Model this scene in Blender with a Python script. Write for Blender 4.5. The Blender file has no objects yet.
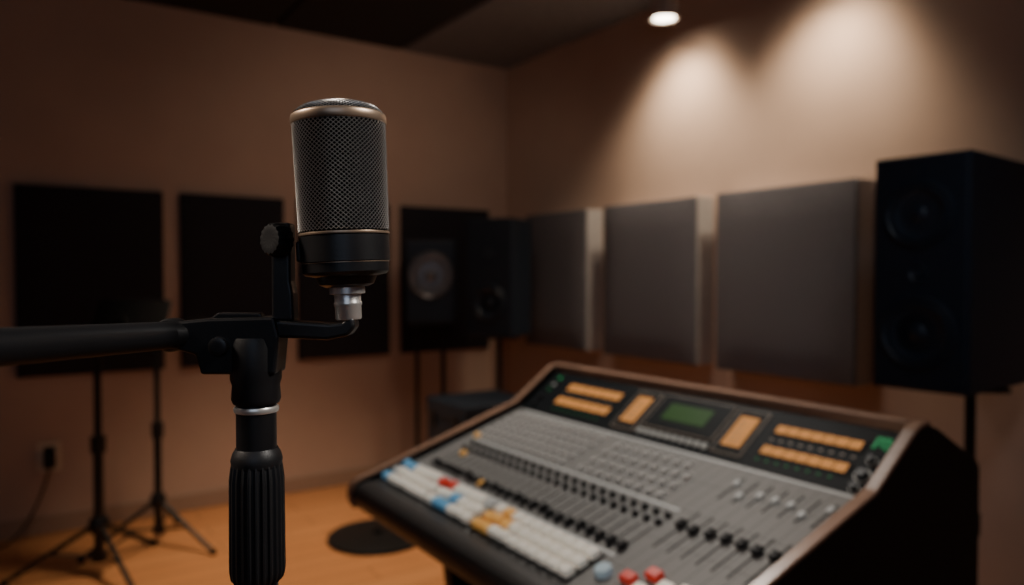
import bpy, bmesh, math, random
from mathutils import Vector, Matrix
random.seed(4)
R = math.radians
COL = bpy.context.scene.collection
YAW = R(-34.0)
CX, SX = math.cos(R(34)), math.sin(R(34))
def room(cx, d):            # metres right / ahead of the viewpoint -> room axes
    return (cx*CX + d*SX, -cx*SX + d*CX)

# ------------------------------------------------------------- materials
def mat(name, col, rough=0.5, metal=0.0, noise=0.0, nscale=40.0, bump=0.0, bscale=200.0, emit=None, es=0.0, spec=0.5):
    m = bpy.data.materials.new(name); m.use_nodes = True
    nt = m.node_tree; b = nt.nodes["Principled BSDF"]
    b.inputs["Base Color"].default_value = (*col, 1)
    b.inputs["Roughness"].default_value = rough
    b.inputs["Metallic"].default_value = metal
    b.inputs["Specular IOR Level"].default_value = spec
    tc = nt.nodes.new("ShaderNodeTexCoord")
    if noise > 0:
        n = nt.nodes.new("ShaderNodeTexNoise"); n.inputs["Scale"].default_value = nscale; n.inputs["Detail"].default_value = 5
        nt.links.new(tc.outputs["Object"], n.inputs["Vector"])
        r = nt.nodes.new("ShaderNodeValToRGB")
        r.color_ramp.elements[0].position = 0.3; r.color_ramp.elements[1].position = 0.7
        r.color_ramp.elements[0].color = (*[c*(1-noise) for c in col], 1)
        r.color_ramp.elements[1].color = (*[min(1, c*(1+noise)) for c in col], 1)
        nt.links.new(n.outputs["Fac"], r.inputs["Fac"]); nt.links.new(r.outputs["Color"], b.inputs["Base Color"])
    if bump > 0:
        n2 = nt.nodes.new("ShaderNodeTexNoise"); n2.inputs["Scale"].default_value = bscale; n2.inputs["Detail"].default_value = 3
        nt.links.new(tc.outputs["Object"], n2.inputs["Vector"])
        bp = nt.nodes.new("ShaderNodeBump"); bp.inputs["Strength"].default_value = bump; bp.inputs["Distance"].default_value = 0.01
        nt.links.new(n2.outputs["Fac"], bp.inputs["Height"]); nt.links.new(bp.outputs["Normal"], b.inputs["Normal"])
    if emit:
        b.inputs["Emission Color"].default_value = (*emit, 1); b.inputs["Emission Strength"].default_value = es
    return m

M = {}
M["wall"] = mat("wall_paint", (0.49, 0.345, 0.27), 0.85, noise=0.05, nscale=3, bump=0.08, bscale=60)
M["base"] = mat("baseboard_paint", (0.34, 0.23, 0.17), 0.6, noise=0.04)
M["ceil"] = mat("ceiling_dark", (0.012, 0.012, 0.014), 0.9, noise=0.1, nscale=8)
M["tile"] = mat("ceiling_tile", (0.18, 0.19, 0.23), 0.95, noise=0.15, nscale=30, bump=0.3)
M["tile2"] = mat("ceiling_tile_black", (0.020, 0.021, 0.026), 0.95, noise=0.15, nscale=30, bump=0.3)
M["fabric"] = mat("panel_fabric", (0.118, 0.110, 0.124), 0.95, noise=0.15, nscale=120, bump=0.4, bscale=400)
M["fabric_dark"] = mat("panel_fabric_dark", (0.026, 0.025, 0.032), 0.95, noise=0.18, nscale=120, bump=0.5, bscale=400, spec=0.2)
M["frame"] = mat("panel_frame", (0.40, 0.37, 0.36), 0.85, noise=0.1, nscale=60)  # pale tone paints in the light falling on the thick panels' sides
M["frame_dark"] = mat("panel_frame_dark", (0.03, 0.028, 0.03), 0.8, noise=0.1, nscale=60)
M["black"] = mat("black_plastic", (0.007, 0.007, 0.008), 0.45, noise=0.1, bump=0.05, bscale=900, spec=0.35)
M["blackmetal"] = mat("black_coated_metal", (0.007, 0.007, 0.008), 0.36, 0.0, noise=0.15, nscale=80, bump=0.03, bscale=800, spec=0.4)
M["rubber"] = mat("black_rubber", (0.007, 0.007, 0.008), 0.5, noise=0.1, spec=0.35)
M["knobblack"] = mat("knob_black", (0.004, 0.004, 0.005), 0.55, noise=0.1, spec=0.2)
M["cab"] = mat("speaker_cabinet", (0.014, 0.021, 0.034), 0.5, noise=0.15, nscale=60, bump=0.1, spec=0.35)
M["cone"] = mat("speaker_cone", (0.017, 0.025, 0.039), 0.42, noise=0.1, spec=0.5)
M["conegrey"] = mat("speaker_cone_grey", (0.15, 0.145, 0.15), 0.25, 0.3, noise=0.1)
M["silver"] = mat("brushed_silver", (0.72, 0.71, 0.68), 0.30, 0.75, noise=0.06, nscale=200)
M["brass"] = mat("aged_brass", (0.34, 0.25, 0.18), 0.36, 0.75, noise=0.1, nscale=90)
M["wire"] = mat("grille_wire", (0.27, 0.26, 0.25), 0.34, 0.65, noise=0.08)
M["gore"] = mat("grille_inner", (0.004, 0.004, 0.005), 0.9, noise=0.1, spec=0.1)
M["cons"] = mat("console_body", (0.009, 0.008, 0.009), 0.55, noise=0.15, nscale=30, bump=0.08, spec=0.3)
M["pad"] = mat("armrest_leather", (0.050, 0.046, 0.044), 0.38, noise=0.12, nscale=60, bump=0.1, bscale=300)
M["surfblack"] = mat("meter_panel_black", (0.008, 0.010, 0.012), 0.6, noise=0.1, spec=0.12)
M["knobgrey"] = mat("knob_grey", (0.68, 0.66, 0.63), 0.4, noise=0.05)
M["knobdark"] = mat("knob_dark", (0.022, 0.022, 0.024), 0.45, noise=0.1, spec=0.3)
M["knobmid"] = mat("knob_charcoal", (0.055, 0.053, 0.052), 0.42, noise=0.1, spec=0.4)
M["slot"] = mat("fader_slot", (0.006, 0.006, 0.006), 0.7, noise=0.1, spec=0.2)
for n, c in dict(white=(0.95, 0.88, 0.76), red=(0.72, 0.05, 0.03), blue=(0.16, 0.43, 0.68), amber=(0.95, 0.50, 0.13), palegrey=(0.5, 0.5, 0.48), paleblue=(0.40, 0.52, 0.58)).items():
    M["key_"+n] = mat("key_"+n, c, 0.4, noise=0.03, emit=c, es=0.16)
M["orange"] = mat("meter_orange", (0.30, 0.12, 0.03), 0.6, noise=0.25, nscale=50, emit=(1.0, 0.42, 0.12), es=0.46, spec=0.1)
M["lcd"] = mat("lcd_green", (0.012, 0.035, 0.010), 0.5, noise=0.1, nscale=80, emit=(0.18, 0.5, 0.08), es=0.08, spec=0.15)
M["green"] = mat("led_green", (0.02, 0.2, 0.07), 0.5, noise=0.1, emit=(0.08, 0.8, 0.28), es=0.20, spec=0.1)
M["dimgreen"] = mat("led_green_dim", (0.02, 0.12, 0.05), 0.5, noise=0.1, emit=(0.1, 0.6, 0.2), es=0.06, spec=0.1)
M["bezel"] = mat("display_bezel", (0.28, 0.225, 0.18), 0.5, noise=0.08, spec=0.2)
M["mark"] = mat("printed_mark", (0.62, 0.61, 0.57), 0.5, noise=0.05)
M["lamp"] = mat("lamp_lens", (1, 0.9, 0.75), 0.4, noise=0.02, emit=(1.0, 0.88, 0.70), es=16)
M["lampbody"] = mat("lamp_body", (0.40, 0.34, 0.30), 0.5, noise=0.05)
M["outlet"] = mat("outlet_plate", (0.62, 0.52, 0.40), 0.5, noise=0.04)

def wood_floor():
    m = bpy.data.materials.new("wood_floor"); m.use_nodes = True
    nt = m.node_tree; b = nt.nodes["Principled BSDF"]; L = nt.links.new
    tc = nt.nodes.new("ShaderNodeTexCoord")
    br = nt.nodes.new("ShaderNodeTexBrick")
    br.inputs["Scale"].default_value = 1.0; br.inputs["Brick Width"].default_value = 1.3; br.inputs["Row Height"].default_value = 0.14
    br.inputs["Mortar Size"].default_value = 0.0025; br.offset = 0.37
    br.inputs["Color1"].default_value = (0.70, 0.32, 0.13, 1); br.inputs["Color2"].default_value = (0.60, 0.26, 0.10, 1)
    br.inputs["Mortar"].default_value = (0.14, 0.06, 0.025, 1)
    L(tc.outputs["Object"], br.inputs["Vector"])
    mp = nt.nodes.new("ShaderNodeMapping"); mp.inputs["Scale"].default_value = (2, 30, 1)
    L(tc.outputs["Object"], mp.inputs["Vector"])
    n = nt.nodes.new("ShaderNodeTexNoise"); n.inputs["Scale"].default_value = 2.5; n.inputs["Detail"].default_value = 6
    L(mp.outputs["Vector"], n.inputs["Vector"])
    mx = nt.nodes.new("ShaderNodeMixRGB"); mx.blend_type = 'MULTIPLY'; mx.inputs["Fac"].default_value = 0.35
    L(br.outputs["Color"], mx.inputs["Color1"]); L(n.outputs["Fac"], mx.inputs["Color2"])
    L(mx.outputs["Color"], b.inputs["Base Color"]); b.inputs["Roughness"].default_value = 0.42
    return m
M["floor"] = wood_floor()

def wood(name, c1, c2, rough=0.35):
    m = bpy.data.materials.new(name); m.use_nodes = True
    nt = m.node_tree; b = nt.nodes["Principled BSDF"]; L = nt.links.new
    tc = nt.nodes.new("ShaderNodeTexCoord"); mp = nt.nodes.new("ShaderNodeMapping"); mp.inputs["Scale"].default_value = (6, 6, 40)
    L(tc.outputs["Object"], mp.inputs["Vector"])
    n = nt.nodes.new("ShaderNodeTexNoise"); n.inputs["Scale"].default_value = 2; n.inputs["Detail"].default_value = 6
    L(mp.outputs["Vector"], n.inputs["Vector"])
    r = nt.nodes.new("ShaderNodeValToRGB"); r.color_ramp.elements[0].color = (*c1, 1); r.color_ramp.elements[1].color = (*c2, 1)
    L(n.outputs["Fac"], r.inputs["Fac"]); L(r.outputs["Color"], b.inputs["Base Color"]); b.inputs["Roughness"].default_value = rough
    return m
M["wood"] = wood("console_wood_trim", (0.28, 0.15, 0.10), (0.50, 0.30, 0.20), 0.26)

def surface_mat():           # grey painted plate with printed channel lines
    m = bpy.data.materials.new("console_surface_paint"); m.use_nodes = True
    nt = m.node_tree; b = nt.nodes["Principled BSDF"]; L = nt.links.new
    tc = nt.nodes.new("ShaderNodeTexCoord"); sp = nt.nodes.new("ShaderNodeSeparateXYZ"); L(tc.outputs["Object"], sp.inputs[0])
    def line(sock, pitch, w):
        a = nt.nodes.new("ShaderNodeMath"); a.operation = 'DIVIDE'; a.inputs[1].default_value = pitch; L(sock, a.inputs[0])
        f = nt.nodes.new("ShaderNodeMath"); f.operation = 'FRACT'; L(a.outputs[0], f.inputs[0])
        c = nt.nodes.new("ShaderNodeMath"); c.operation = 'LESS_THAN'; c.inputs[1].default_value = w; L(f.outputs[0], c.inputs[0])
        return c.outputs[0]
    l1 = line(sp.outputs["X"], 0.0335, 0.06)
    l2 = line(sp.outputs["Y"], 0.107, 0.02)
    mxm = nt.nodes.new("ShaderNodeMath"); mxm.operation = 'MAXIMUM'; L(l1, mxm.inputs[0]); L(l2, mxm.inputs[1])
    mx = nt.nodes.new("ShaderNodeMixRGB"); L(mxm.outputs[0], mx.inputs["Fac"])
    mx.inputs["Color1"].default_value = (0.235, 0.228, 0.218, 1); mx.inputs["Color2"].default_value = (0.12, 0.115, 0.11, 1)
    L(mx.outputs["Color"], b.inputs["Base Color"]); b.inputs["Roughness"].default_value = 0.55
    b.inputs["Specular IOR Level"].default_value = 0.25
    return m
M["surf"] = surface_mat()

# ------------------------------------------------------------- mesh helpers
def finish(bm, name, m, parent=None, loc=(0, 0, 0), rot=(0, 0, 0), smooth=False, bevel=0, bseg=2, kind=None):
    bmesh.ops.recalc_face_normals(bm, faces=bm.faces)
    me = bpy.data.meshes.new(name); bm.to_mesh(me); bm.free()
    me.materials.append(m)
    if smooth:
        for p in me.polygons: p.use_smooth = True
    o = bpy.data.objects.new(name, me); COL.objects.link(o)
    o.location = loc; o.rotation_euler = rot
    if parent: o.parent = parent
    if bevel > 0:
        md = o.modifiers.new("bevel", 'BEVEL'); md.width = bevel; md.segments = bseg; md.limit_method = 'ANGLE'; md.angle_limit = R(35)
    if smooth:
        me.set_sharp_from_angle(angle=R(38))
    if kind: o["kind"] = kind
    return o
def bm_box(bm, x0, x1, y0, y1, z0, z1):
    v = [bm.verts.new(p) for p in [(x0,y0,z0),(x1,y0,z0),(x1,y1,z0),(x0,y1,z0),(x0,y0,z1),(x1,y0,z1),(x1,y1,z1),(x0,y1,z1)]]
    for f in [(0,3,2,1),(4,5,6,7),(0,1,5,4),(1,2,6,5),(2,3,7,6),(3,0,4,7)]: bm.faces.new([v[i] for i in f])
def box(name, m, x0, x1, y0, y1, z0, z1, **k):
    bm = bmesh.new(); bm_box(bm, x0, x1, y0, y1, z0, z1); return finish(bm, name, m, **k)
def prism(name, m, poly, a0, a1, axis='x', **k):
    bm = bmesh.new()
    def P(u, v, a): return (a, u, v) if axis == 'x' else (u, a, v)
    A = [bm.verts.new(P(u, v, a0)) for u, v in poly]; B = [bm.verts.new(P(u, v, a1)) for u, v in poly]
    bm.faces.new(A); bm.faces.new(B[::-1]); n = len(poly)
    for i in range(n): bm.faces.new([A[i], A[(i+1) % n], B[(i+1) % n], B[i]])
    return finish(bm, name, m, **k)
def bm_lathe(bm, prof, seg=32, rib=0, ribd=0.0, cap=True):
    rings = []
    for r, z in prof:
        if r < 1e-6: rings.append([bm.verts.new((0, 0, z))])
        else:
            ring = []
            for i in range(seg):
                rr = r + (ribd if rib and (i*rib*2//seg) % 2 == 0 else 0)
                a = 2*math.pi*i/seg
                ring.append(bm.verts.new((rr*math.cos(a), rr*math.sin(a), z)))
            rings.append(ring)
    pairs = list(zip(rings, rings[1:]))
    if not cap: pairs.append((rings[-1], rings[0]))
    for A, B in pairs:
        if len(A) == 1 and len(B) == 1: continue
        for i in range(seg):
            j = (i+1) % seg
            if len(A) == 1: bm.faces.new([A[0], B[i], B[j]])
            elif len(B) == 1: bm.faces.new([A[i], A[j], B[0]])
            else: bm.faces.new([A[i], A[j], B[j], B[i]])
    if cap:
        if len(rings[0]) > 1: bm.faces.new(rings[0][::-1])
        if len(rings[-1]) > 1: bm.faces.new(rings[-1])
def lathe(name, m, prof, seg=32, rib=0, ribd=0.0, cap=True, **k):
    bm = bmesh.new(); bm_lathe(bm, prof, seg, rib, ribd, cap); k.setdefault("smooth", True); return finish(bm, name, m, **k)
def tube(name, m, pts, r, seg=14, r2=None, **k):
    bm = bmesh.new(); pts = [Vector(p) for p in pts]; rings = []
    n = len(pts)
    for i, p in enumerate(pts):
        t = (pts[min(i+1, n-1)] - pts[max(i-1, 0)]).normalized()
        up = Vector((0, 0, 1)) if abs(t.z) < 0.95 else Vector((1, 0, 0))
        a = t.cross(up).normalized(); b = t.cross(a).normalized()
        rr = r if r2 is None else r + (r2-r)*i/(n-1)
        rings.append([bm.verts.new(p + a*rr*math.cos(2*math.pi*j/seg) + b*rr*math.sin(2*math.pi*j/seg)) for j in range(seg)])
    for A, B in zip(rings, rings[1:]):
        for j in range(seg): bm.faces.new([A[j], A[(j+1) % seg], B[(j+1) % seg], B[j]])
    bm.faces.new(rings[0][::-1]); bm.faces.new(rings[-1])
    k.setdefault("smooth", True)
    return finish(bm, name, m, **k)
def empty(name, loc, rotz=0, label="", cat="", group=None, rot=None):
    e = bpy.data.objects.new(name, None); e.empty_display_size = 0.1; COL.objects.link(e)
    e.location = loc; e.rotation_euler = rot if rot else (0, 0, rotz)
    e["label"] = label; e["category"] = cat
    if group: e["group"] = group
    return e
def dup(src, parent, loc, m=None, name=None):
    o = src.copy()
    if name: o.name = name
    if m:
        o.data = src.data.copy(); o.data.materials.clear(); o.data.materials.append(m)
    COL.objects.link(o); o.parent = parent; o.location = loc
    return o

# ------------------------------------------------------------- room shell
XR, YB, H = 2.93, 4.41, 2.80
XL, YF = -2.6, -2.2
S = dict(kind="structure")
box("floor", M["floor"], XL, XR, YF, YB, -0.1, 0, **S)
box("ceiling", M["ceil"], XL, XR, YF, YB, H, H+0.1, **S)
box("wall_north", M["wall"], XL-0.1, XR+0.1, YB, YB+0.1, -0.1, H+0.1, **S)
box("wall_east", M["wall"], XR, XR+0.1, YF, YB, -0.1, H+0.1, **S)
box("wall_south", M["wall"], XL-0.1, XR+0.1, YF-0.1, YF, -0.1, H+0.1, **S)
box("wall_west", M["wall"], XL-0.1, XL, YF, YB, -0.1, H+0.1, **S)
box("baseboard_north", M["base"], XL, XR, YB-0.015, YB, 0, 0.09, bevel=0.004, **S)
box("baseboard_east", M["base"], XR-0.015, XR, YF, YB-0.015, 0, 0.09, bevel=0.004, **S)
box("trim_1", M["tile"], 2.12, XR, YF+0.1, YB, H-0.03, H, bevel=0.004, **S)
box("trim_2", M["tile2"], 1.30, 2.10, YF+0.1, YB, H-0.03, H, bevel=0.004, **S)
box("trim_3", M["tile2"], 0.48, 1.28, YF+0.1, YB, H-0.03, H, bevel=0.004, **S)
box("trim_4", M["tile2"], -0.34, 0.46, YF+0.1, YB, H-0.03, H, bevel=0.004, **S)

# ------------------------------------------------------------- acoustic panels
def bulged_pad(name, m, w, h, t, tb, **k):   # soft fabric pad, front faces local -y
    bm = bmesh.new(); N = 12; g = []
    for j in range(N+1):
        row = []
        for i in range(N+1):
            u, v = i/N*2-1, j/N*2-1
            b = (1-u**8)*(1-v**8)
            row.append(bm.verts.new((u*w/2, -t + 0.016*(1-b), (v+1)/2*h)))
        g.append(row)
    for j in range(N):
        for i in range(N): bm.faces.new([g[j][i], g[j][i+1], g[j+1][i+1], g[j+1][i]])
    loop = [g[0][i] for i in range(N+1)] + [g[j][N] for j in range(1, N+1)] + [g[N][i] for i in range(N-1, -1, -1)] + [g[j][0] for j in range(N-1, 0, -1)]
    back = [bm.verts.new((v.co.x, -tb, v.co.z)) for v in loop]
    n = len(loop)
    for i in range(n): bm.faces.new([loop[i], loop[(i+1) % n], back[(i+1) % n], back[i]])
    bm.faces.new(back)
    return finish(bm, name, m, smooth=True, bevel=0.008, bseg=3, **k)
def panel(loc, rotz, w, h, t, m, mf, tf, label, group):
    e = empty("acoustic_panel", loc, rotz, label, "acoustic panel", group)
    bulged_pad("fabric_pad", m, w, h, t, tf, parent=e)
    box("backing_frame", mf, -w/2, w/2, -tf, 0, 0.0, h, parent=e, bevel=0.003)
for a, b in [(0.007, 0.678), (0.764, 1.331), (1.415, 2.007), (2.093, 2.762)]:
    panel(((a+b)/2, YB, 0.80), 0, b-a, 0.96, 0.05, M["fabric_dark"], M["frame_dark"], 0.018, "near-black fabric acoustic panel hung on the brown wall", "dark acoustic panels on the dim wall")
for a, b in [(3.371, 3.985), (2.526, 3.212), (1.685, 2.395)]:
    panel((XR, (a+b)/2, 0.86), R(-90), b-a, 0.84, 0.15, M["fabric"], M["frame"], 0.12, "thick grey fabric acoustic panel on the spotlit wall", "thick grey acoustic panels on the spotlit wall")

# ------------------------------------------------------------- ceiling downlights
for y in (2.67, 1.79):
    e = empty("ceiling_spotlight", (2.72, y, H-0.03), 0, "small cylindrical ceiling downlight, lit warm white", "ceiling light", "ceiling downlights along the wall")
    lathe("lamp_housing", M["lampbody"], [(0.0, 0), (0.05, 0), (0.052, -0.005), (0.066, -0.02), (0.072, -0.165), (0.072, -0.18), (0.064, -0.18), (0.060, -0.167), (0, -0.167)][::-1], parent=e)
    lathe("lamp_lens", M["lamp"], [(0, -0.1675), (0.055, -0.1675), (0.053, -0.174), (0, -0.178)], parent=e)

# ------------------------------------------------------------- speakers
def speaker(name, loc, rotz, w, d, h, drivers, label, conemat, tweeter=None):
    e = empty(name, loc, rotz, label, "speaker")
    box("cabinet", M["cab"], -w/2, w/2, -d/2+0.012, d/2, 0, h, parent=e, bevel=0.008, bseg=3)
    box("baffle", M["cab"], -w/2+0.008, w/2-0.008, -d/2, -d/2+0.014, 0.008, h-0.008, parent=e, bevel=0.004)
    for z, r in drivers:
        o = lathe("woofer", conemat, [(r*1.0, 0), (r*1.0, 0.008), (r*0.97, 0.011), (r*0.93, 0.008), (r*0.9, 0.006), (r*0.86, 0.012), (r*0.8, 0.012), (r*0.76, 0.005), (r*0.3, -0.008), (r*0.28, -0.002), (r*0.2, 0.006), (0, 0.009)], seg=48, parent=e, loc=(0, -d/2, z), rot=(R(90), 0, 0))
        lathe("woofer_bezel", M["cone"], [(r*1.08, -0.002), (r*1.08, 0.006), (r*1.05, 0.010), (r*1.0, 0.011), (r*0.99, -0.002)], seg=48, cap=False, parent=e, loc=(0, -d/2, z), rot=(R(90), 0, 0))
    if tweeter:
        z, r = tweeter
        lathe("tweeter", conemat, [(r, -0.002), (r, 0.005), (r*0.9, 0.006), (r*0.5, -0.001), (r*0.45, 0.002), (r*0.3, 0.010), (0, 0.013)], seg=32, parent=e, loc=(0, -d/2, z), rot=(R(90), 0, 0))
    return e
speaker("studio_speaker", (2.545, 1.190, 0.955), R(-86), 0.28, 0.54, 0.72, [(0.18, 0.105), (0.54, 0.095)], "large blue-black studio speaker on a pole stand beside grey panels", M["cone"], (0.36, 0.028))
speaker("studio_speaker", (2.405, 3.70, 0.95), R(-58), 0.30, 0.28, 0.69, [(0.20, 0.10)], "tall blue-black speaker on a thin pole stand", M["cone"], (0.48, 0.04))
speaker("studio_monitor", (2.13, 4.05, 1.02), R(-28), 0.30, 0.26, 0.50, [(0.29, 0.135)], "small black monitor speaker with a shiny grey round cone", M["conegrey"], None)

def pole_stand(loc, h, label, r=0.017, plate=0.11):
    e = empty("speaker_stand", (loc[0], loc[1], 0), R(-34), label, "speaker stand")
    lathe("base_plate", M["blackmetal"], [(0, 0), (0.15, 0), (0.152, 0.004), (0.148, 0.012), (0.05, 0.02), (0.028, 0.05), (0, 0.05)], seg=48, parent=e)
    lathe("pole", M["blackmetal"], [(0, 0.04), (r, 0.04), (r, h*0.55), (r*1.35, h*0.55), (r*1.35, h*0.55+0.05), (r*0.8, h*0.55+0.05), (r*0.8, h-0.012), (0, h-0.012)], seg=20, parent=e)
    box("top_plate", M["blackmetal"], -plate, plate, -plate, plate, h-0.014, h, parent=e, bevel=0.004)
pole_stand((2.405, 3.70), 0.95, "black round-base pole stand carrying the corner speaker", 0.020)

def tripod(name, loc, h, label, cat, ang=0, reach=0.36, r=0.014, hubz=0.24, rotz=YAW):
    e = empty(name, (loc[0], loc[1], 0), rotz, label, cat)
    lathe("pole", M["blackmetal"], [(0, 0.07), (r, 0.07), (r, h*0.5), (r*1.5, h*0.5), (r*1.5, h*0.5+0.07), (r*0.75, h*0.5+0.075), (r*0.75, h), (0, h)], seg=18, parent=e)
    lathe("hub_collar", M["blackmetal"], [(0, hubz-0.03), (r*1.7, hubz-0.03), (r*2.0, hubz-0.01), (r*2.0, hubz+0.02), (r*1.4, hubz+0.04), (0, hubz+0.04)], seg=18, parent=e)
    lathe("lower_collar", M["blackmetal"], [(0, 0.065), (r*1.6, 0.065), (r*1.6, 0.10), (0, 0.10)], seg=18, parent=e)
    for k in range(3):
        a = R(ang + 120*k); c, s = math.cos(a), math.sin(a)
        tube("leg", M["blackmetal"], [(c*r, s*r, hubz), (c*reach*0.92, s*reach*0.92, 0.03), (c*reach, s*reach, 0.014)], 0.011, 10, parent=e)
        tube("brace", M["blackmetal"], [(c*r, s*r, 0.085), (c*reach*0.5, s*reach*0.5, hubz*0.5)], 0.006, 8, parent=e)
        lathe("rubber_foot", M["rubber"], [(0, 0), (0.014, 0), (0.016, 0.01), (0.012, 0.028), (0, 0.028)], seg=12, parent=e, loc=(c*reach, s*reach, 0))
    return e
e = tripod("speaker_stand", (2.57, 1.150), 0.94, "black tripod pole stand under the large studio speaker", "speaker stand", 30, 0.30, 0.022)
box("top_plate", M["blackmetal"], -0.08, 0.08, -0.08, 0.08, 0.938, 0.955, parent=e, bevel=0.004)
# two-post monitor stand
e = empty("speaker_stand", (2.13, 4.05, 0), R(-28), "black two-post stand carrying the small monitor speaker", "speaker stand")
box("base_plate", M["blackmetal"], -0.16, 0.16, -0.13, 0.13, 0, 0.015, parent=e, bevel=0.004)
for x in (-0.085, 0.075):
    lathe("post", M["blackmetal"], [(0, 0.015), (0.014, 0.015), (0.014, 1.005), (0, 1.005)], seg=16, parent=e, loc=(x, 0, 0))
box("top_plate", M["blackmetal"], -0.13, 0.13, -0.11, 0.11, 1.005, 1.02, parent=e, bevel=0.004)

# ------------------------------------------------------------- music stand & mic stand at the dim wall
px, py = room(-1.80, 3.2)
e = tripod("music_stand", (px, py), 1.08, "black tripod music stand with a small tilted desk", "music stand", 200, 0.36, 0.021, 0.22)
bm = bmesh.new(); bm_box(bm, -0.02, 0.30, -0.004, 0.004, 0, 0.17); bm_box(bm, -0.02, 0.30, -0.05, 0.0, -0.006, 0.004); bm_box(bm, -0.02, 0.30, -0.052, -0.046, -0.006, 0.018)
finish(bm, "desk", M["blackmetal"], parent=e, loc=(0, -0.02, 1.05), rot=(R(-28), 0, 0), bevel=0.002)
tube("desk_bracket", M["blackmetal"], [(0, 0, 1.05), (0.03, -0.01, 1.09), (0.13, -0.01, 1.12)], 0.009, 10, parent=e)
px, py = room(-1.71, 3.55)
e = tripod("microphone_stand", (px, py), 1.06, "slim black tripod stand by the dim wall", "microphone stand", 340, 0.33, 0.018, 0.22)
tube("boom_arm", M["blackmetal"], [(-0.12, 0, 1.05), (0.0, 0, 1.065), (0.22, 0.02, 1.10)], 0.008, 10, parent=e)
lathe("boom_clamp", M["blackmetal"], [(0, -0.02), (0.018, -0.02), (0.02, 0), (0.018, 0.02), (0, 0.02)], seg=14, parent=e, loc=(0, 0, 1.062), rot=(R(90), 0, 0))

# ------------------------------------------------------------- equipment case
e = empty("equipment_case", (2.06, 3.335, 0), 0, "black equipment case standing on the wooden floor", "equipment case")
box("case_body", M["cab"], -0.225, 0.205, -0.20, 0.20, 0.03, 0.56, parent=e, bevel=0.01)
box("lid", M["cab"], -0.23, 0.21, -0.205, 0.205, 0.561, 0.66, parent=e, bevel=0.012)
for y in (-0.12, 0.12): box("latch", M["blackmetal"], -0.238, -0.226, y-0.02, y+0.02, 0.52, 0.60, parent=e, bevel=0.003)
tube("handle", M["rubber"], [(-0.228, -0.06, 0.36), (-0.255, -0.05, 0.36), (-0.255, 0.05, 0.36), (-0.228, 0.06, 0.36)], 0.008, 8, parent=e)
for x in (-0.19, 0.17):
    for y in (-0.16, 0.16): lathe("rubber_foot", M["rubber"], [(0, 0), (0.022, 0), (0.02, 0.032), (0, 0.032)], seg=14, parent=e, loc=(x, y, 0))

# ------------------------------------------------------------- round base on floor
px, py = room(-0.67, 3.66)
e = empty("stand_base", (px, py, 0), 0, "flat round black stand base lying on the wooden floor", "stand base")
lathe("base_disc", M["rubber"], [(0, 0), (0.240, 0), (0.248, 0.006), (0.243, 0.018), (0.225, 0.023), (0.08, 0.030), (0, 0.030)], seg=64, parent=e)
lathe("socket", M["blackmetal"], [(0, 0.030), (0.028, 0.030), (0.026, 0.044), (0.014, 0.046), (0.012, 0.034), (0, 0.034)], seg=24, parent=e)

# ------------------------------------------------------------- wall outlet with plug and cable
e = empty("wall_outlet", (0.14, YB, 0.39), 0, "beige wall outlet plate with a black plug inserted", "wall outlet")
box("cover_plate", M["outlet"], -0.052, 0.052, -0.008, 0, -0.075, 0.075, parent=e, bevel=0.003)
box("socket_insert", M["black"], -0.026, 0.026, -0.012, -0.006, -0.05, 0.05, parent=e, bevel=0.003)
e = empty("power_cable", (0.14, YB, 0.37), 0, "black plug and cable drooping from the outlet to the floor", "cable")
box("plug", M["black"], -0.026, 0.026, -0.055, -0.012, -0.030, 0.036, parent=e, bevel=0.006)
pts = []
for i in range(25):
    t = i/24; pts.append((-0.0-0.22*t**1.3, -0.055-0.10*math.sin(t*2.2), -0.362*(1-(1-t)**1.6)))
tube("cord", M["black"], pts, 0.006, 8, parent=e)

# ------------------------------------------------------------- mixing console
con = empty("mixing_console", (0.80, 1.39, 0), R(-90), "large grey audio mixing console with wood trim and lit meters", "mixing console")
W = 0.62
prism("body", M["cons"], [(0.03, 0.63), (0.03, 0.69), (0.06, 0.703), (0.57, 0.862), (0.72, 0.972), (0.75, 0.975), (0.965, 0.865), (0.965, 0.60), (0.12, 0.60)], -0.592, 0.592, parent=con, bevel=0.003)
front = [(0.004, 0.648), (-0.006, 0.664), (-0.009, 0.682), (-0.006, 0.699), (0.003, 0.712), (0.018, 0.721), (0.038, 0.727), (0.06, 0.733)]
crest = [(0.56, 0.892), (0.70, 0.992), (0.715, 0.999), (0.735, 1.003), (0.755, 1.002)]
chk = front + crest + [(0.785, 0.992), (0.955, 0.903), (0.97, 0.885), (0.97, 0.55), (0.14, 0.57), (0.03, 0.63)]
tr = front + crest
def strip(pts, t):
    out = []
    for i, p in enumerate(pts):
        a = Vector(pts[max(i-1, 0)]); b = Vector(pts[min(i+1, len(pts)-1)]); d = (b-a).normalized(); n = Vector((-d.y, d.x))
        out.append((p[0]+n.x*t, p[1]+n.y*t))
    return pts + out[::-1]
for s in (-1, 1):
    x0, x1 = sorted((s*0.594, s*W))
    prism("side_panel", M["cons"], chk, x0, x1, parent=con, bevel=0.004, bseg=3)
    prism("wood_edge", M["wood"], strip(tr, 0.008), x0-0.0005, x1+0.0005, parent=con, bevel=0.003, bseg=3)
box("wood_back_rail", M["wood"], -0.592, 0.592, 0.718, 0.755, 0.972, 1.010, parent=con, bevel=0.006, bseg=3)
bmp = [(0.0, 0.652), (-0.006, 0.665), (-0.008, 0.680), (-0.006, 0.695), (0.001, 0.707), (0.012, 0.714), (0.026, 0.718), (0.045, 0.719), (0.062, 0.716), (0.062, 0.66), (0.03, 0.648)]
prism("armrest", M["pad"], bmp, -0.592, 0.592, parent=con, bevel=0.002, bseg=2)
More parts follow.
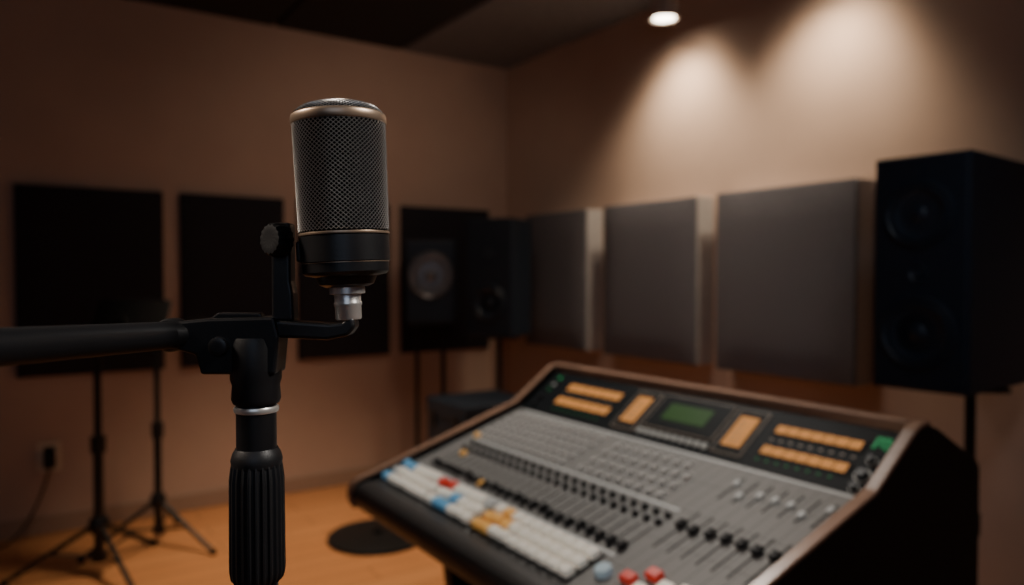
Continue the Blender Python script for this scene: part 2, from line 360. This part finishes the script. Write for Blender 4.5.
for x in (-0.5, 0.5):
    prism("support_leg", M["cons"], [(0.22, 0.6), (0.86, 0.6), (0.78, 0.05), (0.86, 0.0), (0.16, 0.0), (0.30, 0.05)], x-0.025, x+0.025, parent=con, bevel=0.004)
box("cross_beam", M["cons"], -0.475, 0.475, 0.50, 0.54, 0.25, 0.37, parent=con, bevel=0.004)

SL = math.atan2(0.161, 0.51)
sf = box("control_surface", M["surf"], -0.589, 0.589, 0, 0.535, -0.012, 0.0, parent=con, loc=(0, 0.06, 0.716), rot=(SL, 0, 0), bevel=0.002)
# keys
key0 = box("key_button", M["key_white"], -0.0152, 0.0152, -0.0126, 0.0126, 0, 0.016, parent=sf, bevel=0.004, bseg=3)
KC = {}
def add_key(x, y, c, z=0.0, first=[True]):
    if c not in KC:
        if c == "white" : KC[c] = key0
        else:
            k = key0.copy(); k.data = key0.data.copy(); k.data.materials.clear(); k.data.materials.append(M["key_"+c]); COL.objects.link(k); k.parent = sf
            KC[c] = k; k.location = (x, y, z); return
        if first[0]: key0.location = (x, y, z); first[0] = False; return
    dup(KC[c], sf, (x, y, z))
cm = dict(w="white", r="red", b="blue", a="amber", g="palegrey")
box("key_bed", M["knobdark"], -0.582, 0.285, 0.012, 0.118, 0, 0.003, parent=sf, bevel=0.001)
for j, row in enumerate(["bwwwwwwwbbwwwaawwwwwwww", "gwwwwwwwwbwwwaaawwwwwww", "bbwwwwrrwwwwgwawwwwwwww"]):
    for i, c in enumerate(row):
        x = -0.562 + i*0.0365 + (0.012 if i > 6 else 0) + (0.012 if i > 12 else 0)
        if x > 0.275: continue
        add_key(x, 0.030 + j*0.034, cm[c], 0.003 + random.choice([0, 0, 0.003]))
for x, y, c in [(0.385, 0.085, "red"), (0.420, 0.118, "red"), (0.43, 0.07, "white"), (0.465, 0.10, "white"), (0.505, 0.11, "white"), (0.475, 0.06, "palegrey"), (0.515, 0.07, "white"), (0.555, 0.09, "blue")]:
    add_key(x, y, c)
k = lathe("round_button", M["key_paleblue"], [(0, 0), (0.018, 0), (0.018, 0.010), (0.016, 0.014), (0, 0.014)], seg=24, parent=sf, loc=(0.325, 0.075, 0))
k2 = lathe("indicator_button", M["key_amber"], [(0, 0), (0.011, 0), (0.011, 0.007), (0.009, 0.010), (0, 0.010)], seg=20, parent=sf, loc=(-0.47, 0.235, 0))
for x, y in [(-0.54, 0.33), (-0.25, 0.155)]:
    dup(k2, sf, (x, y, 0))
# faders
slot0 = None; cap0 = None
prof = [(-0.011, 0.0), (-0.011, 0.011), (-0.006, 0.013), (0.0, 0.009), (0.006, 0.013), (0.011, 0.011), (0.011, 0.0)]
def fader(x, y0, y1, pos):
    global slot0, cap0
    if slot0 is None:
        slot0 = box("fader_slot", M["slot"], -0.0016, 0.0016, -0.5, 0.5, 0.0, 0.0012, parent=sf)
        cap0 = prism("fader_cap", M["knobdark"], prof, -0.0078, 0.0078, parent=sf, bevel=0.0015)
        s, c = slot0, cap0
    else:
        s = dup(slot0, sf, (0, 0, 0)); c = dup(cap0, sf, (0, 0, 0))
    s.location = (x, (y0+y1)/2, 0); s.scale = (1, (y1-y0), 1)
    c.location = (x, pos, 0.001)
for i in range(24):
    x = -0.50 + i*0.0345
    fader(x, 0.138, 0.240, 0.158 + random.uniform(-.005, .005))
for i in range(7):
    x = 0.345 + i*0.0365
    fader(x, 0.19, 0.33, 0.275 + random.uniform(-.006, .006))
# dark knobs
kn = lathe("channel_knob", M["knobmid"], [(0, 0), (0.0092, 0), (0.0092, 0.004), (0.0074, 0.005), (0.0062, 0.012), (0, 0.013)], seg=18, parent=sf, loc=(-0.5, 0.260, 0))
for j, y in enumerate((0.260, 0.290)):
    for i in range(24):
        if i == 0 and j == 0: continue
        dup(kn, sf, (-0.50+i*0.0345, y, 0))
# grey dials
dl = lathe("dial", M["knobgrey"], [(0, 0), (0.0086, 0), (0.0086, 0.003), (0.0070, 0.004), (0.0062, 0.008), (0, 0.0086)], seg=16, parent=sf, loc=(-0.54, 0.34, 0))
first = True
cells = [(-0.545+i*0.0345, 0.340+j*0.036) for i in range(13) for j in range(5)] + [(-0.055+i*0.0345, 0.342+j*0.043) for i in range(9) for j in range(4)][:35]
for x, y in cells:
    if first: first = False; dl.location = (x, y, 0); continue
    dup(dl, sf, (x, y, 0))
bm = bmesh.new()
for x, y in cells: bm_box(bm, x-0.005, x+0.005, y+0.0155, y+0.0205, 0, 0.004)
o = finish(bm, "tiny_switches", M["knobgrey"], parent=sf); o["kind"] = "stuff"
# small pale faders block
ps = box("trim_slot", M["slot"], -0.0018, 0.0018, -0.045, 0.045, 0, 0.0012, parent=sf, loc=(0.34, 0.44, 0))
pc = box("trim_cap", M["key_palegrey"], -0.0055, 0.0055, -0.009, 0.009, 0, 0.006, parent=sf, loc=(0.34, 0.46, 0.001), bevel=0.0015)
for i in range(1, 7):
    dup(ps, sf, (0.34+i*0.037, 0.44, 0)); dup(pc, sf, (0.34+i*0.037, 0.44+random.choice([-.02, .0, .02]), 0.001))
for y in (0.128, 0.318, 0.525):
    box("label_strip", M["key_palegrey"], -0.55, 0.57 if y > 0.4 else 0.30, y-0.0035, y+0.0035, 0, 0.0006, parent=sf)

# meter bridge
ML = math.hypot(0.15, 0.109); MA = math.atan2(0.109, 0.15)
mp = box("meter_bridge", M["surfblack"], -0.589, 0.589, 0, ML, -0.012, 0.0, parent=con, loc=(0, 0.568, 0.877), rot=(MA, 0, 0), bevel=0.002)
def seg_bar(x0, x1, y, hgt, n):
    bm = bmesh.new(); w = (x1-x0)/n
    for i in range(n): bm_box(bm, x0+i*w+w*0.06, x0+(i+1)*w-w*0.06, y-hgt/2, y+hgt/2, 0.002, 0.004)
    box("meter_window", M["slot"], x0-0.006, x1+0.006, y-hgt/2-0.006, y+hgt/2+0.006, 0, 0.002, parent=mp)
    finish(bm, "level_meter", M["orange"], parent=mp)
def leds(x0, x1, y, n, m):
    bm = bmesh.new()
    for i in range(n):
        x = x0+(x1-x0)*i/(n-1); bm_box(bm, x-0.004, x+0.004, y-0.003, y+0.003, 0, 0.002)
    finish(bm, "indicator_light_row", m, parent=mp)
seg_bar(-0.46, -0.215, 0.125, 0.028, 6); seg_bar(-0.46, -0.215, 0.064, 0.028, 6)
seg_bar(0.315, 0.525, 0.125, 0.023, 7); seg_bar(0.315, 0.525, 0.058, 0.023, 7)
leds(-0.44, -0.24, 0.030, 8, M["dimgreen"]); leds(0.32, 0.50, 0.028, 8, M["dimgreen"]); leds(0.32, 0.52, 0.092, 9, M["bezel"]); leds(-0.45, -0.24, 0.094, 8, M["bezel"])
for x0, x1 in ((-0.168, -0.078), (0.188, 0.278)):
    box("display_bezel", M["bezel"], x0, x1, 0.018, 0.168, 0, 0.003, parent=mp, bevel=0.001)
    box("display_inner_frame", M["slot"], x0+0.005, x1-0.005, 0.023, 0.163, 0.003, 0.004, parent=mp)
    box("vu_display", M["orange"], x0+0.018, x1-0.018, 0.044, 0.142, 0.004, 0.005, parent=mp)
    bm = bmesh.new()
    for i in range(5): bm_box(bm, x0+0.026, x1-0.026-0.006*i, 0.06+i*0.016, 0.0625+i*0.016, 0.005, 0.0056)
    finish(bm, "vu_scale", M["bezel"], parent=mp)
box("screen_frame", M["bezel"], -0.066, 0.176, 0.046, 0.171, 0, 0.0035, parent=mp, bevel=0.001)
box("screen_bezel", M["surfblack"], -0.062, 0.172, 0.050, 0.167, 0, 0.005, parent=mp, bevel=0.002)
box("lcd_screen", M["lcd"], -0.020, 0.125, 0.080, 0.138, 0.005, 0.006, parent=mp)
pb = box("panel_button", M["mark"], -0.0072, 0.0072, -0.009, 0.009, 0, 0.006, parent=mp, loc=(-0.055, 0.026, 0), bevel=0.0015)
for i in range(1, 10): dup(pb, mp, (-0.055+i*0.0248, 0.026, 0))
g = box("status_light", M["green"], -0.545, -0.533, 0.150, 0.162, 0, 0.003, parent=mp, bevel=0.001)
for yy, mm in ((0.125, "mark"), (0.10, "dimgreen")): dup(g, mp, (0, yy-0.156, 0), M[mm])
# small green emblem on the far end
bm = bmesh.new()
bm_box(bm, 0.544, 0.549, 0.126, 0.158, 0.0, 0.003); bm_box(bm, 0.569, 0.574, 0.126, 0.158, 0.0, 0.003); bm_box(bm, 0.5565, 0.5615, 0.133, 0.158, 0.0, 0.003); bm_box(bm, 0.549, 0.569, 0.154, 0.158, 0.0, 0.0028)
finish(bm, "status_emblem", M["green"], parent=mp)
for y, r in ((0.092, 0.008), (0.050, 0.013), (0.014, 0.008)):
    lathe("panel_knob", M["knobdark"], [(0, 0), (r, 0), (r*0.9, 0.01), (r*0.8, 0.013), (0, 0.013)], seg=20, parent=mp, loc=(0.560, y, 0))
    lathe("knob_ring", M["mark"], [(r*1.35, 0), (r*1.35, 0.0015), (r*1.15, 0.0015), (r*1.15, 0)], seg=20, cap=False, parent=mp, loc=(0.560, y, 0))
for y in (0.03, 0.06):
    lathe("panel_knob", M["knobdark"], [(0, 0), (0.009, 0), (0.008, 0.01), (0, 0.011)], seg=20, parent=mp, loc=(-0.54, y, 0))

# ------------------------------------------------------------- foreground stand
sxr, syr = room(-0.1735, 0.50)
st = empty("microphone_stand", (sxr, syr, 0), YAW, "black metal microphone stand with ribbed clutch and boom arm", "microphone stand")
lathe("round_base", M["blackmetal"], [(0, 0), (0.15, 0), (0.153, 0.005), (0.148, 0.016), (0.05, 0.026), (0.022, 0.05), (0, 0.05)], seg=48, parent=st)
lathe("lower_pole", M["blackmetal"], [(0, 0.04), (0.0135, 0.04), (0.0135, 1.106), (0, 1.106)], seg=32, parent=st)
lathe("clutch_grip", M["rubber"], [(0.0140, 1.102), (0.0162, 1.105), (0.0170, 1.110), (0.0166, 1.172), (0.0156, 1.180), (0.0148, 1.184)], seg=96, rib=24, ribd=0.0014, parent=st)
lathe("clutch_cap", M["black"], [(0, 1.179), (0.0163, 1.181), (0.0170, 1.185), (0.0158, 1.1895), (0.0138, 1.193), (0, 1.193)], seg=40, parent=st)
lathe("upper_pole", M["blackmetal"], [(0, 1.19), (0.0132, 1.19), (0.0132, 1.226), (0, 1.226)], seg=32, parent=st)
lathe("chrome_ring", M["silver"], [(0, 1.2175), (0.0142, 1.2175), (0.0147, 1.2185), (0.0147, 1.2205), (0.0142, 1.2215), (0, 1.2215)], seg=40, parent=st)
lathe("top_collar", M["black"], [(0, 1.2235), (0.0150, 1.2235), (0.0162, 1.2265), (0.0155, 1.236), (0.0168, 1.240), (0.0168, 1.262), (0.0150, 1.268), (0, 1.268)], seg=48, parent=st)
prism("clamp_body", M["blackmetal"], [(-0.050, 1.2790), (-0.028, 1.2812), (0.016, 1.2823), (0.0190, 1.2690), (0.0165, 1.2440), (-0.0328, 1.2440), (-0.036, 1.2570), (-0.050, 1.2610)], -0.012, 0.012, axis='y', parent=st, bevel=0.0018, bseg=2)
prism("clamp_lever", M["blackmetal"], [(-0.030, 1.2805), (-0.024, 1.2848), (0.004, 1.2845), (0.006, 1.2815)], -0.004, 0.004, axis='y', parent=st, bevel=0.001)
lathe("clamp_screw", M["blackmetal"], [(0, 0), (0.0065, 0), (0.006, 0.004), (0.003, 0.005), (0, 0.004)], seg=20, parent=st, loc=(-0.02, -0.012, 1.263), rot=(R(90), 0, 0))
tube("boom_arm", M["knobblack"], [(-0.040, 0.0, 1.270), (-0.054, -0.015, 1.2702), (-0.066, -0.16, 1.2765), (-0.078, -0.30, 1.283)], 0.0092, 24, parent=st)
lathe("boom_socket", M["black"], [(0, 0), (0.0105, 0), (0.0112, 0.003), (0.0112, 0.012), (0.0100, 0.015), (0, 0.015)], seg=28, parent=st, loc=(-0.053, 0.002, 1.270), rot=(R(90), 0, R(-5)))
prism("cradle_arm", M["blackmetal"], [(-0.005, 1.2815), (0.052, 1.2775), (0.060, 1.2785), (0.0675, 1.2825), (0.0690, 1.2755), (0.0645, 1.2695), (0.050, 1.2665), (0.0, 1.2690)], -0.0085, 0.0085, axis='y', parent=st, bevel=0.0022, bseg=3)
prism("yoke_bracket", M["blackmetal"], [(0.0128, 1.279), (0.0275, 1.279), (0.0270, 1.298), (0.0255, 1.306), (0.0255, 1.345), (0.0135, 1.345), (0.0128, 1.325)], -0.007, 0.007, axis='y', parent=st, bevel=0.002, bseg=3)
lathe("yoke_knob", M["knobblack"], [(0, 0), (0.0098, 0), (0.0105, 0.002), (0.0105, 0.009), (0.0092, 0.0115), (0.005, 0.012), (0, 0.011)], seg=60, rib=15, ribd=0.0007, parent=st, loc=(0.0215, -0.0065, 1.3330), rot=(R(88), 0, R(-35)))

# ------------------------------------------------------------- microphone
mx, my = room(-0.1105, 0.50)
mic = empty("microphone", (mx, my, 1.2800), 0, "large-diaphragm condenser microphone with mesh grille and brass rings", "microphone")
mic.rotation_euler = (0, R(-2.6), YAW)
lathe("connector", M["silver"], [(0, 0.000), (0.0082, 0), (0.0088, 0.001), (0.0088, 0.009), (0.0094, 0.010), (0.0094, 0.0115), (0.0088, 0.0125), (0.0090, 0.017), (0.0118, 0.0175), (0.0118, 0.0225), (0, 0.0225)], seg=40, parent=mic)
lathe("lower_housing", M["blackmetal"], [(0, 0.022), (0.014, 0.022), (0.0180, 0.0238), (0.0198, 0.0275), (0.0205, 0.0290), (0.0268, 0.0302), (0.0286, 0.0322), (0.0288, 0.0385), (0.0297, 0.0392), (0.0297, 0.0560), (0, 0.0560)], seg=72, parent=mic)
lathe("lower_brass_band", M["brass"], [(0.0280, 0.0378), (0.0290, 0.0381), (0.0290, 0.0386), (0.0280, 0.0389)], seg=72, cap=False, parent=mic)
lathe("brass_ring", M["brass"], [(0.0286, 0.0564), (0.0301, 0.0567), (0.0303, 0.0575), (0.0301, 0.0583), (0.0286, 0.0586)], seg=72, cap=False, parent=mic)
lathe("grille_core", M["gore"], [(0, 0.059), (0.0284, 0.059), (0.0293, 0.133), (0.0281, 0.1372), (0.0225, 0.1420), (0.012, 0.1442), (0, 0.1447)], seg=64, parent=mic)
def lattice(name, rf, rows, seg, thick):
    bm = bmesh.new(); ring = []
    for j in range(rows+1):
        r, z = rf(j/rows); off = 0.5*(j % 2)
        ring.append([bm.verts.new((r*math.cos(2*math.pi*(i+off)/seg), r*math.sin(2*math.pi*(i+off)/seg), z)) for i in range(seg)])
    for j in range(1, rows):
        for i in range(seg):
            if j % 2: l, rt, b, t = ring[j][i], ring[j][(i+1) % seg], ring[j-1][(i+1) % seg], ring[j+1][(i+1) % seg]
            else: l, rt, b, t = ring[j][i], ring[j][(i+1) % seg], ring[j-1][i], ring[j+1][i]
            bm.faces.new([l, b, rt, t])
    o = finish(bm, name, M["wire"], parent=mic)
    md = o.modifiers.new("wire", 'WIREFRAME'); md.thickness = thick; md.use_even_offset = False; md.use_boundary = True
    return o
lattice("grille_mesh", lambda t: (0.0296+0.0010*t, 0.0595+0.0715*t), 50, 58, 0.00078)
def domef(t):
    a = t*R(82); return (0.0300*math.cos(a)**0.75, 0.1355+0.0100*math.sin(a))
lattice("top_grille", domef, 16, 50, 0.00080)
lathe("top_brass_rim", M["brass"], [(0.0301, 0.1305), (0.0311, 0.1307), (0.0316, 0.1315), (0.0316, 0.1355), (0.0312, 0.1366), (0.0304, 0.1372), (0.0301, 0.1362)], seg=80, cap=False, parent=mic)
prism("mount_lug", M["blackmetal"], [(-0.0320, 0.040), (-0.0275, 0.040), (-0.0275, 0.054), (-0.0320, 0.054)], -0.006, 0.006, axis='y', parent=mic, bevel=0.0015)

# ------------------------------------------------------------- lights
def light(name, kind, loc, target, energy, color, **k):
    l = bpy.data.lights.new(name, kind); l.energy = energy; l.color = color
    for a, b in k.items(): setattr(l, a, b)
    o = bpy.data.objects.new(name, l); COL.objects.link(o); o.location = loc
    o.rotation_euler = (Vector(target)-Vector(loc)).to_track_quat('-Z', 'Y').to_euler()
    return o
warm = (1.0, 0.83, 0.61)
light("downlight", 'SPOT', (2.69, 2.67, 2.60), (2.88, 2.72, 2.02), 112, warm, spot_size=R(108), spot_blend=1.0, shadow_soft_size=0.10)
light("downlight", 'SPOT', (2.69, 1.79, 2.60), (2.88, 1.90, 2.02), 100, warm, spot_size=R(108), spot_blend=1.0, shadow_soft_size=0.10)
light("console_lamp", 'SPOT', (1.75, 2.1, 2.7), (1.12, 1.45, 0.8), 120, (1, 0.92, 0.83), spot_size=R(52), spot_blend=0.8, shadow_soft_size=0.12)
light("floor_spot", 'SPOT', (0.9, 3.0, 2.7), (1.10, 3.35, 0), 260, (1, 0.77, 0.54), spot_size=R(62), spot_blend=1.0, shadow_soft_size=0.15)
light("mic_lamp", 'AREA', (0.95, -0.25, 2.2), (sxr, syr, 1.33), 2.8, (1, 0.93, 0.86), size=0.35, spread=R(60))  # added area light without a fixture, gives the mic metal something to reflect
light("mic_lamp", 'AREA', (-0.75, 1.1, 2.2), (sxr, syr, 1.33), 3.0, (1, 0.84, 0.70), size=0.3, spread=R(60))  # added rim light for the microphone, no fixture behind it
light("wall_wash", 'SPOT', (1.7, 2.7, 2.7), (2.0, 4.4, 1.5), 24, (1, 0.78, 0.60), spot_size=R(110), spot_blend=1.0, shadow_soft_size=0.25)
light("panel_wash", 'SPOT', (1.1, 2.3, 2.68), (2.8, 2.35, 1.2), 34, (1, 0.88, 0.80), spot_size=R(62), spot_blend=1.0, shadow_soft_size=0.25)
light("speaker_wash", 'SPOT', (1.3, 0.2, 2.68), (2.4, 1.1, 1.35), 17, (0.82, 0.90, 1.0), spot_size=R(36), spot_blend=1.0, shadow_soft_size=0.2)  # added dim fill on the large speaker, not a room fixture
light("cool_room_fill", 'AREA', (-1.0, -1.6, 2.3), (1.4, 2.4, 1.2), 9, (0.62, 0.76, 1.0), size=1.6)

w = bpy.data.worlds.new("world"); bpy.context.scene.world = w; w.use_nodes = True
w.node_tree.nodes["Background"].inputs[0].default_value = (0.5, 0.45, 0.45, 1); w.node_tree.nodes["Background"].inputs[1].default_value = 0.02

# ------------------------------------------------------------- camera
cd = bpy.data.cameras.new("camera"); cam = bpy.data.objects.new("camera", cd); COL.objects.link(cam)
cam.location = (0, 0, 1.31); cam.rotation_euler = (R(90-1.35), 0, YAW)
cd.sensor_width = 36; cd.lens = 26.0; cd.clip_start = 0.02
cd.dof.use_dof = True; cd.dof.focus_distance = 0.47; cd.dof.aperture_fstop = 4.3
bpy.context.scene.camera = cam
